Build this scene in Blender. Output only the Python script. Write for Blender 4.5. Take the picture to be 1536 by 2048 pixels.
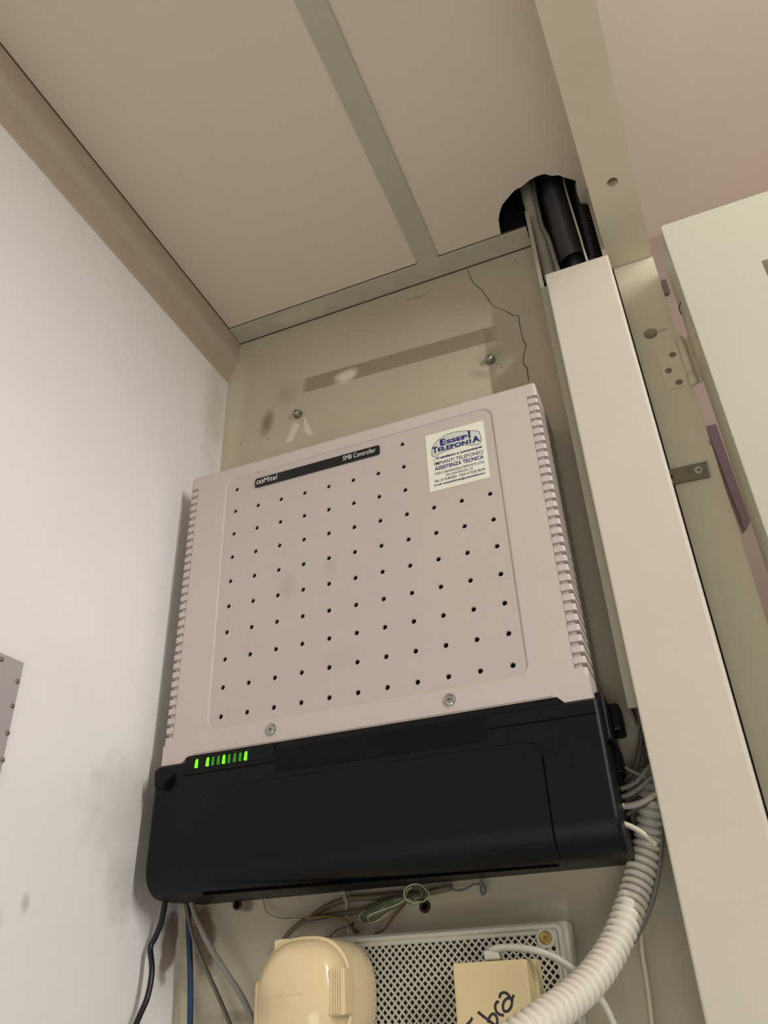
import bpy, bmesh, math, random
from mathutils import Vector, Matrix
random.seed(7)
for o in list(bpy.data.objects): bpy.data.objects.remove(o)
S = bpy.context.scene
COL = S.collection
# ------------------------------------------------------------------ camera
RW = (Vector((0.92597486, 0.37551600, -0.03947485)),      # right
      Vector((-0.23025207, 0.47870876, -0.84724371)),     # down
      Vector((-0.29925664, 0.79361554, 0.52973563)))      # forward
CC = Vector((0.37621209, -0.57142428, -0.45315913))
FP = 1571.862
cam = bpy.data.objects.new('camera', bpy.data.cameras.new('camera'))
COL.objects.link(cam)
cam.data.sensor_fit = 'VERTICAL'; cam.data.sensor_height = 36.0
cam.data.lens = FP/2048*36.0; cam.data.clip_start = 0.01
X, Y, Z = RW[0], -RW[1], -RW[2]
cam.matrix_world = Matrix(((X.x, Y.x, Z.x, CC.x), (X.y, Y.y, Z.y, CC.y), (X.z, Y.z, Z.z, CC.z), (0, 0, 0, 1)))
S.camera = cam
# ------------------------------------------------------------------ world, lamps, exposure
w = bpy.data.worlds.new('world'); S.world = w; w.use_nodes = True
bg = w.node_tree.nodes['Background']
bg.inputs['Color'].default_value = (1.0, 0.97, 0.92, 1); bg.inputs['Strength'].default_value = 0.28
def area(name, loc, target, sx, sy, power, color):
    l = bpy.data.lights.new(name, 'AREA'); l.shape = 'RECTANGLE'; l.size = sx; l.size_y = sy
    l.energy = power; l.color = color
    o = bpy.data.objects.new(name, l); COL.objects.link(o); o.location = loc
    o.rotation_euler = (Vector(target)-Vector(loc)).to_track_quat('-Z', 'Y').to_euler()
    return o
area('room_lamp', (1.45, -0.86, 0.40), (-0.077, 0.0, 0.35), 0.03, 1.05, 19.5, (1.0, 0.965, 0.94))
area('low_fill_light', (0.45, -1.60, -1.20), (0.25, 0.05, 0.0), 0.8, 0.8, 8.0, (1.0, 0.96, 0.90))  # added soft fill from below, in place of floor bounce
S.view_settings.view_transform = 'Standard'; S.view_settings.look = 'None'
S.view_settings.gamma = 1; S.view_settings.use_curve_mapping = False
S.view_settings.exposure = -0.12
# ------------------------------------------------------------------ helpers
def sr(r, g, b):
    f = lambda c: ((c/255+0.055)/1.055)**2.4 if c > 10 else c/255/12.92
    return (f(r), f(g), f(b), 1)
def mat(name, col, rough=0.6, metal=0.0, noise=0.06, nscale=40, bump=0.0, bscale=300, spec=0.5, emit=None, es=0, marks=(), grime=0.0, gscale=6):
    m = bpy.data.materials.new(name); m.use_nodes = True
    nt = m.node_tree; N = nt.nodes; L = nt.links; b = N['Principled BSDF']
    b.inputs['Roughness'].default_value = rough; b.inputs['Metallic'].default_value = metal
    b.inputs['Specular IOR Level'].default_value = spec
    geo = N.new('ShaderNodeNewGeometry')
    nz = N.new('ShaderNodeTexNoise'); nz.inputs['Scale'].default_value = nscale; nz.inputs['Detail'].default_value = 5
    L.new(geo.outputs['Position'], nz.inputs['Vector'])
    rp = N.new('ShaderNodeMapRange'); rp.inputs[1].default_value = 0.3; rp.inputs[2].default_value = 0.7
    rp.inputs[3].default_value = 1-noise; rp.inputs[4].default_value = 1+noise
    L.new(nz.outputs['Fac'], rp.inputs[0])
    mx = N.new('ShaderNodeVectorMath'); mx.operation = 'SCALE'; mx.inputs[0].default_value = col[:3]
    L.new(rp.outputs[0], mx.inputs['Scale'])
    cur = mx.outputs[0]
    if grime:
        n2 = N.new('ShaderNodeTexNoise'); n2.inputs['Scale'].default_value = gscale; n2.inputs['Detail'].default_value = 7
        n2.inputs['Roughness'].default_value = 0.65
        L.new(geo.outputs['Position'], n2.inputs['Vector'])
        r2 = N.new('ShaderNodeMapRange'); r2.inputs[1].default_value = 0.5; r2.inputs[2].default_value = 0.75
        r2.inputs[3].default_value = 0; r2.inputs[4].default_value = grime
        L.new(n2.outputs['Fac'], r2.inputs[0])
        mm = N.new('ShaderNodeMix'); mm.data_type = 'RGBA'
        L.new(r2.outputs[0], mm.inputs[0]); L.new(cur, mm.inputs[6])
        mm.inputs[7].default_value = (col[0]*.55, col[1]*.52, col[2]*.42, 1)
        cur = mm.outputs[2]
    wob = None
    for k in marks:      # (kind, loc, rot, scale, colour, strength, softness[, wobble])
        kind, loc, rot, scl, c, st, soft = k[:7]; wb = k[7] if len(k) > 7 else 0.25
        mp = N.new('ShaderNodeMapping'); mp.vector_type = 'TEXTURE'
        mp.inputs['Location'].default_value = loc; mp.inputs['Rotation'].default_value = rot; mp.inputs['Scale'].default_value = scl
        L.new(geo.outputs['Position'], mp.inputs['Vector'])
        if wob is None:
            wob = N.new('ShaderNodeTexNoise'); wob.inputs['Scale'].default_value = 55; wob.inputs['Detail'].default_value = 4
            L.new(geo.outputs['Position'], wob.inputs['Vector'])
            sb = N.new('ShaderNodeVectorMath'); sb.operation = 'SUBTRACT'; sb.inputs[1].default_value = (.5, .5, .5)
            L.new(wob.outputs['Color'], sb.inputs[0])
        sc = N.new('ShaderNodeVectorMath'); sc.operation = 'SCALE'; sc.inputs['Scale'].default_value = wb*2
        L.new(sb.outputs[0], sc.inputs[0])
        ad = N.new('ShaderNodeVectorMath'); ad.operation = 'ADD'; L.new(mp.outputs[0], ad.inputs[0]); L.new(sc.outputs[0], ad.inputs[1])
        mr = N.new('ShaderNodeMapRange'); mr.interpolation_type = 'SMOOTHSTEP'
        if kind == 'blob':
            ln = N.new('ShaderNodeVectorMath'); ln.operation = 'LENGTH'; L.new(ad.outputs[0], ln.inputs[0]); d = ln.outputs['Value']
        else:
            ab = N.new('ShaderNodeVectorMath'); ab.operation = 'ABSOLUTE'; L.new(ad.outputs[0], ab.inputs[0])
            sp = N.new('ShaderNodeSeparateXYZ'); L.new(ab.outputs[0], sp.inputs[0])
            mm1 = N.new('ShaderNodeMath'); mm1.operation = 'MAXIMUM'; L.new(sp.outputs[0], mm1.inputs[0]); L.new(sp.outputs[2], mm1.inputs[1])
            d = mm1.outputs[0]
        mr.inputs[1].default_value = 1-soft; mr.inputs[2].default_value = 1+soft*.3
        mr.inputs[3].default_value = st; mr.inputs[4].default_value = 0
        L.new(d, mr.inputs[0])
        mm = N.new('ShaderNodeMix'); mm.data_type = 'RGBA'
        L.new(mr.outputs[0], mm.inputs[0]); L.new(cur, mm.inputs[6]); mm.inputs[7].default_value = c
        cur = mm.outputs[2]
    L.new(cur, b.inputs['Base Color'])
    if bump:
        bn = N.new('ShaderNodeTexNoise'); bn.inputs['Scale'].default_value = bscale; bn.inputs['Detail'].default_value = 4
        L.new(geo.outputs['Position'], bn.inputs['Vector'])
        bp = N.new('ShaderNodeBump'); bp.inputs['Strength'].default_value = bump; bp.inputs['Distance'].default_value = 0.001
        L.new(bn.outputs['Fac'], bp.inputs['Height']); L.new(bp.outputs[0], b.inputs['Normal'])
    if emit:
        b.inputs['Emission Color'].default_value = emit; b.inputs['Emission Strength'].default_value = es
    return m
BIG = 5.0
GREY = sr(120, 112, 92)
M = {}
M['wall_left'] = mat('white_plaster', sr(241, 237, 234), .75, noise=.015, nscale=12, bump=.25, bscale=90, grime=.05, gscale=5, marks=[
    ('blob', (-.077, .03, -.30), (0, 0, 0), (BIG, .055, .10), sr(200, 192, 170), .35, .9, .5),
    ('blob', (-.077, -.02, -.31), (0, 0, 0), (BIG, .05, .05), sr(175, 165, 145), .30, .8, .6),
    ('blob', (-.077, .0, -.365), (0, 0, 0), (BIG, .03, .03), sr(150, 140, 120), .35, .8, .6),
    ('blob', (-.077, -.105, -.385), (0, 0, 0), (BIG, .005, .007), sr(160, 155, 130), .5, .8, .4),
    ('blob', (-.077, -.13, -.40), (0, 0, 0), (BIG, .009, .013), sr(185, 178, 165), .4, .8, .4),
    ('blob', (-.077, .066, -.398), (math.radians(-12), 0, 0), (BIG, .013, .030), sr(110, 82, 58), .8, .35, .7),
    ('blob', (-.077, .06, .17), (0, 0, 0), (BIG, .03, .10), sr(185, 178, 150), .5, .9, .4)])
M['wall_back'] = mat('old_cream_wall', sr(183, 174, 152), .7, noise=.04, nscale=9, bump=.3, bscale=110, grime=.20, gscale=7, marks=[
    ('box', (.154, .08, .1850), (0, math.radians(2.3), 0), (.122, BIG, .0115), sr(136, 124, 100), .8, .07, .05),
    ('blob', (.0905, .08, .1835), (0, 0, 0), (.016, BIG, .011), sr(222, 216, 196), .8, .6, .5),
    ('blob', (-.0155, .08, .149), (0, math.radians(12), 0), (.010, BIG, .024), sr(112, 102, 80), .8, .85, .2),
    ('blob', (.010, .08, .185), (0, 0, 0), (.02, BIG, .02), sr(150, 142, 118), .45, .8, .3),
    ('blob', (.277, .08, .128), (0, math.radians(-40), 0), (.020, BIG, .008), sr(216, 210, 192), .5, .8, .4),
    ('blob', (.250, .08, .128), (0, math.radians(35), 0), (.016, BIG, .007), sr(150, 142, 120), .6, .7, .3),
    ('blob', (.262, .08, .150), (0, 0, 0), (.017, BIG, .012), sr(152, 144, 122), .5, .6, .3),
    ('blob', (-.065, .08, .20), (0, 0, 0), (.018, BIG, .13), sr(206, 200, 176), .5, .8, .3),
    ('blob', (-.052, .08, -.40), (0, math.radians(-10), 0), (.012, BIG, .034), sr(84, 62, 42), .8, .4, .6),
    ('blob', (-.062, .08, -.385), (0, 0, 0), (.012, BIG, .012), sr(120, 78, 48), .7, .5, .6),
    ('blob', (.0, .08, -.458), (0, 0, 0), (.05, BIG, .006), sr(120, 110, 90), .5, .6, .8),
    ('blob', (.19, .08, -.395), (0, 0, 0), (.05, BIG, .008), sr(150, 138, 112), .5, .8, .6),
    ('blob', (-.012, .08, -.378), (0, 0, 0), (.008, BIG, .006), sr(70, 50, 38), .7, .5, .6),
    ('blob', (.345, .08, -.383), (0, 0, 0), (.006, BIG, .012), sr(110, 80, 58), .8, .5, .7)])
M['ceiling'] = mat('ceiling_board', sr(214, 202, 184), .7, noise=.015, nscale=6, bump=.1, bscale=200)
M['strip'] = mat('grey_green_cover_strip', sr(180, 175, 157), .55, noise=.03, nscale=30, marks=[
    ('blob', (.035, .065, .298), (0, 0, 0), (.045, .012, BIG), sr(205, 198, 176), .5, .5, .7)])
M['trim'] = mat('beige_trim_paint', sr(184, 170, 152), .6, noise=.03, nscale=20)
M['trim2'] = mat('tan_trim_paint', sr(186, 171, 150), .65, noise=.03, nscale=20)
M['frame'] = mat('cream_frame_paint', sr(204, 196, 172), .5, noise=.03, nscale=14, bump=.08, bscale=60, marks=[
    ('blob', (.44, .06, .098), (0, 0, 0), (.006, BIG, .002), sr(120, 110, 90), .5, .6, .9)])
M['doorp'] = mat('cream_door_paint', sr(188, 185, 168), .45, noise=.02, nscale=10, bump=.06, bscale=50)
M['pink'] = mat('pinkish_wall_paint', sr(240, 225, 206), .75, noise=.02, nscale=6)
M['mauve'] = mat('mauve_wall_paint', sr(176, 155, 142), .75, noise=.02, nscale=6)
M['purple'] = mat('mauve_board', sr(112, 90, 92), .7)
M['shade'] = mat('painted_shade', sr(26, 23, 20), .9)  # dark colour standing in for shade in the cavity and jamb gap
M['trunk'] = mat('ivory_trunking', sr(201, 194, 177), .34, noise=.02, nscale=12, bump=.03, bscale=70)
M['trunkbase'] = mat('trunking_base', sr(172, 165, 148), .5, noise=.03)
M['white'] = mat('warm_white_plastic', sr(193, 182, 173), .5, noise=.015, nscale=16, bump=.12, bscale=900)
M['panel'] = mat('pale_grey_panel', sr(187, 177, 167), .5, noise=.015, nscale=16, bump=.12, bscale=900, marks=[
    ('blob', (.062, 0, -.125), (0, 0, 0), (.010, BIG, .016), sr(168, 156, 146), .5, .8, .3),
    ('blob', (.105, 0, -.115), (0, 0, 0), (.009, BIG, .014), sr(172, 160, 150), .45, .8, .3),
    ('blob', (.115, 0, -.205), (0, 0, 0), (.022, BIG, .012), sr(176, 165, 155), .4, .8, .3)])
M['black'] = mat('black_plastic', sr(13, 13, 14), .45, noise=.05, nscale=30, bump=.08, bscale=1200, spec=.22)
M['blackg'] = mat('black_gloss', sr(10, 10, 11), .4, noise=.02, spec=.15)
M['hole'] = mat('hole_dark', sr(9, 8, 7), .9, spec=.1)
M['seam'] = mat('seam_black', sr(3, 3, 3), .9, spec=.05, noise=0)
M['labelblk'] = mat('label_black', sr(20, 22, 25), .35, noise=.02)
M['stick'] = mat('sticker_paper', sr(226, 224, 206), .5, noise=.01)
M['logo'] = mat('logo_grey_green', sr(200, 204, 190), .5, noise=.01)
M['ink'] = mat('navy_ink', sr(30, 30, 110), .5, noise=.0)
M['ink2'] = mat('dark_ink', sr(62, 62, 92), .5, noise=.0)
M['letter'] = mat('pale_letters', sr(215, 215, 210), .5, noise=.0)
M['steel'] = mat('zinc_steel', sr(175, 178, 170), .32, 1.0, noise=.1, nscale=200)
M['steeld'] = mat('dull_steel', sr(134, 124, 104), .5, .6, noise=.1, nscale=90)
M['brass'] = mat('brass', sr(178, 158, 92), .3, 1.0, noise=.1, nscale=150)
M['ledon'] = mat('lit_led', sr(120, 255, 20), .4, emit=sr(110, 255, 5), es=1.0)
M['leddim'] = mat('dim_led', sr(40, 110, 25), .4, emit=sr(40, 120, 15), es=.55)
M['ivory'] = mat('ivory_gloss', sr(226, 206, 162), .16, noise=.02, nscale=20, spec=.5, marks=[
    ('blob', (.06, -.03, -.45), (0, 0, 0), (.02, BIG, .012), sr(180, 160, 120), .35, .8, .3)])
M['cream'] = mat('yellowed_plastic', sr(206, 188, 142), .4, noise=.02, nscale=20)
M['marker'] = mat('dark_marker', sr(38, 28, 42), .5, noise=0)
M['grid'] = mat('grey_lattice', sr(186, 182, 166), .5, noise=.03)
M['gridbk'] = mat('lattice_back', sr(72, 68, 58), .8)
M['cond'] = mat('white_conduit', sr(220, 214, 198), .35, noise=.03, nscale=60)
M['condb'] = mat('beige_conduit', sr(168, 160, 142), .6, noise=.08, nscale=120)
M['condk'] = mat('black_conduit', sr(22, 20, 21), .35, noise=.1, nscale=120)
M['greyc'] = mat('grey_cable', sr(132, 130, 118), .5, noise=.03)
M['greyd'] = mat('dark_grey_cable', sr(104, 100, 86), .5, noise=.05)
M['greyl'] = mat('light_grey_cable', sr(188, 184, 170), .45, noise=.03)
M['whitec'] = mat('off_white_cable', sr(214, 206, 184), .4, noise=.03)
M['bluec'] = mat('blue_cable', sr(22, 52, 88), .45, noise=.04)
M['navyc'] = mat('black_cable', sr(20, 22, 30), .3, noise=.03)
M['green'] = mat('green_wire', sr(80, 94, 62), .5, noise=.1)
M['gwhite'] = mat('white_green_wire', sr(178, 178, 148), .5, noise=.1)
M['red'] = mat('red_wire', sr(120, 66, 46), .5, noise=.1)
M['brown'] = mat('brown_wire', sr(104, 66, 46), .5, noise=.1)
M['orange'] = mat('tan_orange_wire', sr(136, 112, 74), .5, noise=.1)
M['olive'] = mat('aged_cable_sheath', sr(104, 94, 74), .6, noise=.08)
M['bluew'] = mat('blue_grey_wire', sr(96, 104, 102), .4, noise=.05)
M['platel'] = mat('grey_metal_panel', sr(184, 177, 176), .4, .3, noise=.02)
M['redplug'] = mat('dark_red_plug', sr(60, 30, 26), .6)
M['crack'] = mat('crack_dark', sr(74, 62, 46), .9)
M['patch'] = mat('white_filler', sr(206, 199, 180), .7, noise=.03)
M['teal'] = mat('pale_teal_board', sr(150, 160, 150), .6)

def at(u, v, y=None, x=None, z=None, Zc=None):
    d = RW[0]*((u-768)/FP) + RW[1]*((v-1024)/FP) + RW[2]
    if Zc is not None: return CC + d*Zc
    if y is not None: return CC + d*((y-CC.y)/d.y)
    if x is not None: return CC + d*((x-CC.x)/d.x)
    return CC + d*((z-CC.z)/d.z)
def link(name, me, m, parent=None, smooth=False):
    o = bpy.data.objects.new(name, me); COL.objects.link(o)
    if m is not None: me.materials.append(m)
    if smooth:
        for p in me.polygons: p.use_smooth = True
    if parent is not None:
        o.parent = parent; o.matrix_parent_inverse = parent.matrix_world.inverted() if False else Matrix.Translation(-Vector(parent.location))
    return o
def frombm(name, bm, m, parent=None, smooth=False, fix=True):
    if fix: bmesh.ops.recalc_face_normals(bm, faces=bm.faces[:])
    me = bpy.data.meshes.new(name); bm.to_mesh(me); bm.free()
    return link(name, me, m, parent, smooth)
def thing(name, loc, label=None, cat=None, group=None, kind=None):
    o = bpy.data.objects.new(name, None); COL.objects.link(o); o.location = loc; o.empty_display_size = .02
    return tag(o, label, cat, group, kind)
def tag(o, label=None, cat=None, group=None, kind=None):
    if label: o['label'] = label
    if cat: o['category'] = cat
    if group: o['group'] = group
    if kind: o['kind'] = kind
    return o
def box(bm, x0, x1, y0, y1, z0, z1, bev=0, seg=2):
    r = bmesh.ops.create_cube(bm, size=1)
    for v in r['verts']:
        v.co = Vector(((x0+x1)/2+v.co.x*(x1-x0), (y0+y1)/2+v.co.y*(y1-y0), (z0+z1)/2+v.co.z*(z1-z0)))
    if bev:
        es = list({e for v in r['verts'] for e in v.link_edges})
        bmesh.ops.bevel(bm, geom=es, offset=bev, segments=seg, affect='EDGES', profile=.5)
def boxo(name, dims, m, parent=None, bev=0, seg=2, smooth=False):
    bm = bmesh.new(); box(bm, *dims, bev=bev, seg=seg); return frombm(name, bm, m, parent, smooth)
def extrude_poly(bm, pts, axis, a0, a1):
    """pts 2D in the two other axes order (for axis y: x,z ; z: x,y ; x: y,z)"""
    def P(p, a):
        return {'y': (p[0], a, p[1]), 'z': (p[0], p[1], a), 'x': (a, p[0], p[1])}[axis]
    A = [bm.verts.new(P(p, a0)) for p in pts]; B = [bm.verts.new(P(p, a1)) for p in pts]
    bm.faces.new(A); bm.faces.new(B[::-1])
    n = len(pts)
    for i in range(n): bm.faces.new((A[i], B[i], B[(i+1) % n], A[(i+1) % n]))
def rrect(x0, x1, z0, z1, r, k=6):
    out = []
    for cx, cz, a in ((x1-r, z1-r, 0), (x0+r, z1-r, 90), (x0+r, z0+r, 180), (x1-r, z0+r, 270)):
        for i in range(k+1):
            t = math.radians(a+90*i/k); out.append((cx+r*math.cos(t), cz+r*math.sin(t)))
    return out
def catmull(P, n=8):
    P = [Vector(p) for p in P]
    if len(P) < 3: return P
    Q = [P[0]*2-P[1]]+P+[P[-1]*2-P[-2]]; out = []
    for i in range(1, len(Q)-2):
        a, b, c, d = Q[i-1:i+3]
        for j in range(n):
            t = j/n
            out.append(.5*((2*b)+(c-a)*t+(2*a-5*b+4*c-d)*t*t+(3*b-a-3*c+d)*t**3))
    out.append(P[-1]); return out
def tube(bm, path, rad, seg=10, caps=True):
    """rad: number or list"""
    n = len(path); T0 = (path[1]-path[0]).normalized()
    up = Vector((0, 0, 1)) if abs(T0.z) < .9 else Vector((1, 0, 0))
    N = (up-T0*up.dot(T0)).normalized(); rings = []
    for i, p in enumerate(path):
        T = (path[min(i+1, n-1)]-path[max(i-1, 0)]).normalized()
        N = (N-T*N.dot(T)).normalized(); B = T.cross(N)
        r = rad[i] if isinstance(rad, list) else rad
        rings.append([bm.verts.new(p+(N*math.cos(2*math.pi*k/seg)+B*math.sin(2*math.pi*k/seg))*r) for k in range(seg)])
    for a, b in zip(rings, rings[1:]):
        for k in range(seg): bm.faces.new((a[k], a[(k+1) % seg], b[(k+1) % seg], b[k]))
    if caps: bm.faces.new(rings[0][::-1]); bm.faces.new(rings[-1])
def cable(name, pts, r, m, parent=None, n=8, seg=10):
    bm = bmesh.new(); tube(bm, catmull(pts, n), r, seg); return frombm(name, bm, m, parent, True)
def resample(path, step):
    out = [path[0]]; acc = 0; prev = path[0]
    L = [0]
    for a, b in zip(path, path[1:]): L.append(L[-1]+(b-a).length)
    tot = L[-1]; k = int(tot/step); j = 0
    res = []
    for i in range(k+1):
        s = i*tot/k
        while j < len(L)-2 and L[j+1] < s: j += 1
        t = (s-L[j])/max(L[j+1]-L[j], 1e-9); res.append(path[j].lerp(path[j+1], min(max(t, 0), 1)))
    return res, tot/k
def corrugated(name, pts, r0, r1, pitch, m, parent=None, seg=20, sub=6, sharp=1.0, caps=True):
    path, st = resample(catmull(pts, 16), pitch/sub)
    rad = [r0+(r1-r0)*(0.5+0.5*math.cos(2*math.pi*i/sub))**sharp for i in range(len(path))]
    bm = bmesh.new(); tube(bm, path, rad, seg, caps); return frombm(name, bm, m, parent, True)
def screw(name, c, r, m, parent, depth=.0022, normal='-y'):
    """pan-head screw with cross recess, facing -y"""
    bm = bmesh.new(); prof = [(1, 0), (1, .35), (.93, .7), (.75, .93), (.5, 1.0)]
    rings = []
    for rr, d in prof:
        rings.append([bm.verts.new((c[0]+r*rr*math.cos(2*math.pi*k/24), c[1]-depth*d, c[2]+r*rr*math.sin(2*math.pi*k/24))) for k in range(24)])
    for a, b in zip(rings, rings[1:]):
        for k in range(24): bm.faces.new((a[k], a[(k+1) % 24], b[(k+1) % 24], b[k]))
    # cross / star recess
    star = []
    for k in range(24):
        a = 2*math.pi*k/24; rr = r*(.42 if (k % 4) in (0, 1, 3) and (k//3) % 2 == 0 else .20)
        star.append(bm.verts.new((c[0]+rr*math.cos(a), c[1]-depth*.98, c[2]+rr*math.sin(a))))
    for k in range(24): bm.faces.new((rings[-1][k], rings[-1][(k+1) % 24], star[(k+1) % 24], star[k]))
    deep = [bm.verts.new((v.co.x*.5+c[0]*.5, c[1]-depth*.1, v.co.z*.5+c[2]*.5)) for v in star]
    for k in range(24): bm.faces.new((star[k], star[(k+1) % 24], deep[(k+1) % 24], deep[k]))
    bm.faces.new(deep)
    me_o = frombm(name, bm, m, parent)
    return me_o
def ribbon(bm, pts, wd, y, thick=.0003, taper=True):
    P = [Vector((p[0], y, p[1])) for p in pts]; n = len(P); A = []; B = []
    for i, p in enumerate(P):
        T = (P[min(i+1, n-1)]-P[max(i-1, 0)]).normalized(); Nn = Vector((-T.z, 0, T.x))
        ww = wd*(0.35+.65*random.random()) if taper else wd
        A.append(bm.verts.new(p+Nn*ww/2)); B.append(bm.verts.new(p-Nn*ww/2))
    f = [bm.faces.new((A[i], A[i+1], B[i+1], B[i])) for i in range(n-1)]
    r = bmesh.ops.extrude_face_region(bm, geom=f)
    for v in r['geom']:
        if isinstance(v, bmesh.types.BMVert): v.co.y -= thick
def stroke(name, pts2, r, y, m, parent, n=8):
    """flat marker stroke in a plane y"""
    path = catmull([Vector((p[0], y, p[1])) for p in pts2], n)
    bm = bmesh.new(); tube(bm, path, r, 8)
    for v in bm.verts: v.co.y = y+(v.co.y-y)*.15
    return frombm(name, bm, m, parent, True)
def text(name, s, x, z, y, size, m, parent, width=None, bold=0.0, align='LEFT', shear=0):
    c = bpy.data.curves.new(name, 'FONT'); c.body = s; c.size = 1.0; c.align_x = 'LEFT'; c.resolution_u = 3
    c.offset = bold; c.extrude = 0.0; c.shear = shear
    o = bpy.data.objects.new('tmp', c); COL.objects.link(o)
    dg = bpy.context.evaluated_depsgraph_get(); me = bpy.data.meshes.new_from_object(o.evaluated_get(dg))
    bpy.data.objects.remove(o)
    xs = [v.co.x for v in me.vertices]; x0, x1 = min(xs), max(xs)
    sx = size if width is None else width/(x1-x0)
    off = x if align == 'LEFT' else (x-(x1-x0)*sx/2 if align == 'CENTER' else x-(x1-x0)*sx)
    bm = bmesh.new(); bm.from_mesh(me); bpy.data.meshes.remove(me)
    for v in bm.verts: v.co = Vector((off+(v.co.x-x0)*sx, y, z+v.co.y*size))
    r = bmesh.ops.extrude_face_region(bm, geom=bm.faces[:])
    for g in r['geom']:
        if isinstance(g, bmesh.types.BMVert): g.co.y += .00008
    return frombm(name, bm, m, parent)

WB = .08     # back wall plane
WL = -.077   # left wall plane
CZ = .30     # ceiling plane
# ------------------------------------------------------------------ structure
wb = boxo('wall_back', (-.20, .45, WB, WB+.04, -1.3, .52), M['wall_back']); tag(wb, kind='structure')
wb2 = boxo('wall_left', (WL-.08, WL, -1.3, WB, -1.3, .52), M['wall_left']); tag(wb2, kind='structure')
wr = boxo('wall_right', (.20, 3.0, .78, .86, -1.3, 1.05), M['mauve']); tag(wr, kind='structure')
tag(boxo('ceiling', (.20, 3.0, -2.2, .86, 1.0, 1.06), M['pink']), kind='structure')
# crack lines in the back wall
bm = bmesh.new()
crk = [(935, 538), (940, 552), (944, 562), (950, 568), (957, 575), (966, 583), (972, 592), (980, 604), (990, 614), (1003, 619), (1012, 622), (1020, 627), (1028, 632), (1036, 630), (1039, 642), (1041, 655), (1043, 668), (1045, 680), (1052, 690), (1050, 702), (1046, 712), (1047, 727), (1054, 737), (1056, 750), (1058, 762)]
ribbon(bm, [(p.x, p.z) for p in (at(u+random.uniform(-1, 1), v, y=WB) for u, v in crk)], .0012, WB)
ribbon(bm, [(p.x, p.z) for p in (at(u, v, y=WB) for u, v in [(812, 598), (822, 598), (832, 597), (840, 594), (850, 589), (857, 584)])], .0006, WB)
tag(frombm('crack', bm, M['crack'], wb), 'thin dark cracks in the plaster')
# old filler tails under the left fixing
for pts, nm in (([(587, 845), (600, 850), (591, 868), (584, 884), (570, 886), (581, 862)], 'filler_patch'), ([(609, 835), (616, 845), (621, 858), (628, 869), (616, 871), (609, 862), (607, 848)], 'filler_patch')):
    bm = bmesh.new(); extrude_poly(bm, [(p.x, p.z) for p in (at(u, v, y=WB) for u, v in pts)], 'y', WB+.001, WB-.0004)
    frombm(nm, bm, M['patch'], wb)
# small holes and red plugs under the controller
def plug(u, v, r, m, ring):
    p = at(u, v, y=WB); bm = bmesh.new()
    tube(bm, [Vector((p.x, WB+.004, p.z)), Vector((p.x, WB-.0008, p.z))], r*.6, 14)
    frombm('plug_core', bm, M['hole'], wb)
    if ring:
        bm = bmesh.new(); a = [Vector((p.x+r*.85*math.cos(t*math.pi/8), WB-.0003, p.z+r*.85*math.sin(t*math.pi/8))) for t in range(17)]
        tube(bm, a, r*.3, 8, False); frombm('wall_plug', bm, m, wb, True)
plug(850, 1813, .0042, M['redplug'], True); plug(475, 1809, .0040, M['redplug'], True)
for u, v in ((482, 887), (536, 878), (1030, 522), (1003, 735)): plug(u, v, .0009, M['hole'], False)

# ceiling: two boards, cover strips
ce = thing('ceiling', (.1, -.2, CZ), kind='structure')
bm = bmesh.new(); extrude_poly(bm, [(WL, -1.0), (.2095, -1.0), (.2095, WB), (WL, WB)], 'z', CZ, CZ+.012)
frombm('ceiling_board', bm, M['ceiling'], ce)
hole = [(1003, 470), (998, 452), (996, 438), (999, 424), (1004, 410), (1012, 398), (1022, 388), (1032, 379), (1043, 372), (1054, 364), (1064, 357), (1076, 352), (1090, 349), (1104, 351), (1118, 351), (1130, 354), (1141, 358), (1151, 360), (1154, 372), (1155, 388), (1160, 402), (1164, 412)]
hp = [at(u+random.uniform(-1.5, 1.5), v+random.uniform(-1.5, 1.5), z=CZ) for u, v in hole]
bm = bmesh.new()
pl = [(.2105, WB), (.2105, -1.0), (.52, -1.0), (.52, WB), (.405, WB), (.4045, .066)]
poly = [(.2105, -1.0), (.357, -1.0), (.415, WB), (.401, WB)] + [(p.x, p.y) for p in hp[::-1]] + [(hp[0].x, WB), (.2105, WB)]
extrude_poly(bm, poly, 'z', CZ, CZ+.012)
frombm('ceiling_board', bm, M['ceiling'], ce)
bm = bmesh.new(); A = at(600, 0, z=CZ); B = at(834, 527, z=CZ); C_ = at(662, 0, z=CZ); D = at(872, 517, z=CZ)
box(bm, .1995, .2262, -1.0, .0515, CZ-.0022, CZ, .0006)
frombm('cover_strip', bm, M['strip'], ce)
boxo('cover_strip', (-.062, .3325, .0515, WB, CZ-.0024, CZ), M['strip'], ce, .0006)
boxo('added_cavity_slab', (-.15, .425, -1.0, WB, .50, .54), M['shade'], ce)  # dark slabs added to keep ambient light out of the ceiling cavity
boxo('added_cavity_slab', (-.15, .425, -1.04, -1.0, CZ, .54), M['shade'], ce)
boxo('added_cavity_slab', (-.15, .43, .076, .0795, CZ+.012, .50), M['shade'], ce)
for d in ((-.0625, -.0617, -1.0, WB, CZ-.0012, CZ+.001), (-.062, .3325, .0506, .0514, CZ-.0006, CZ+.001), (-.062, .3325, .0788, WB, CZ-.0034, CZ)):
    boxo('joint_line', d, M['crack'], ce)
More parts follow.
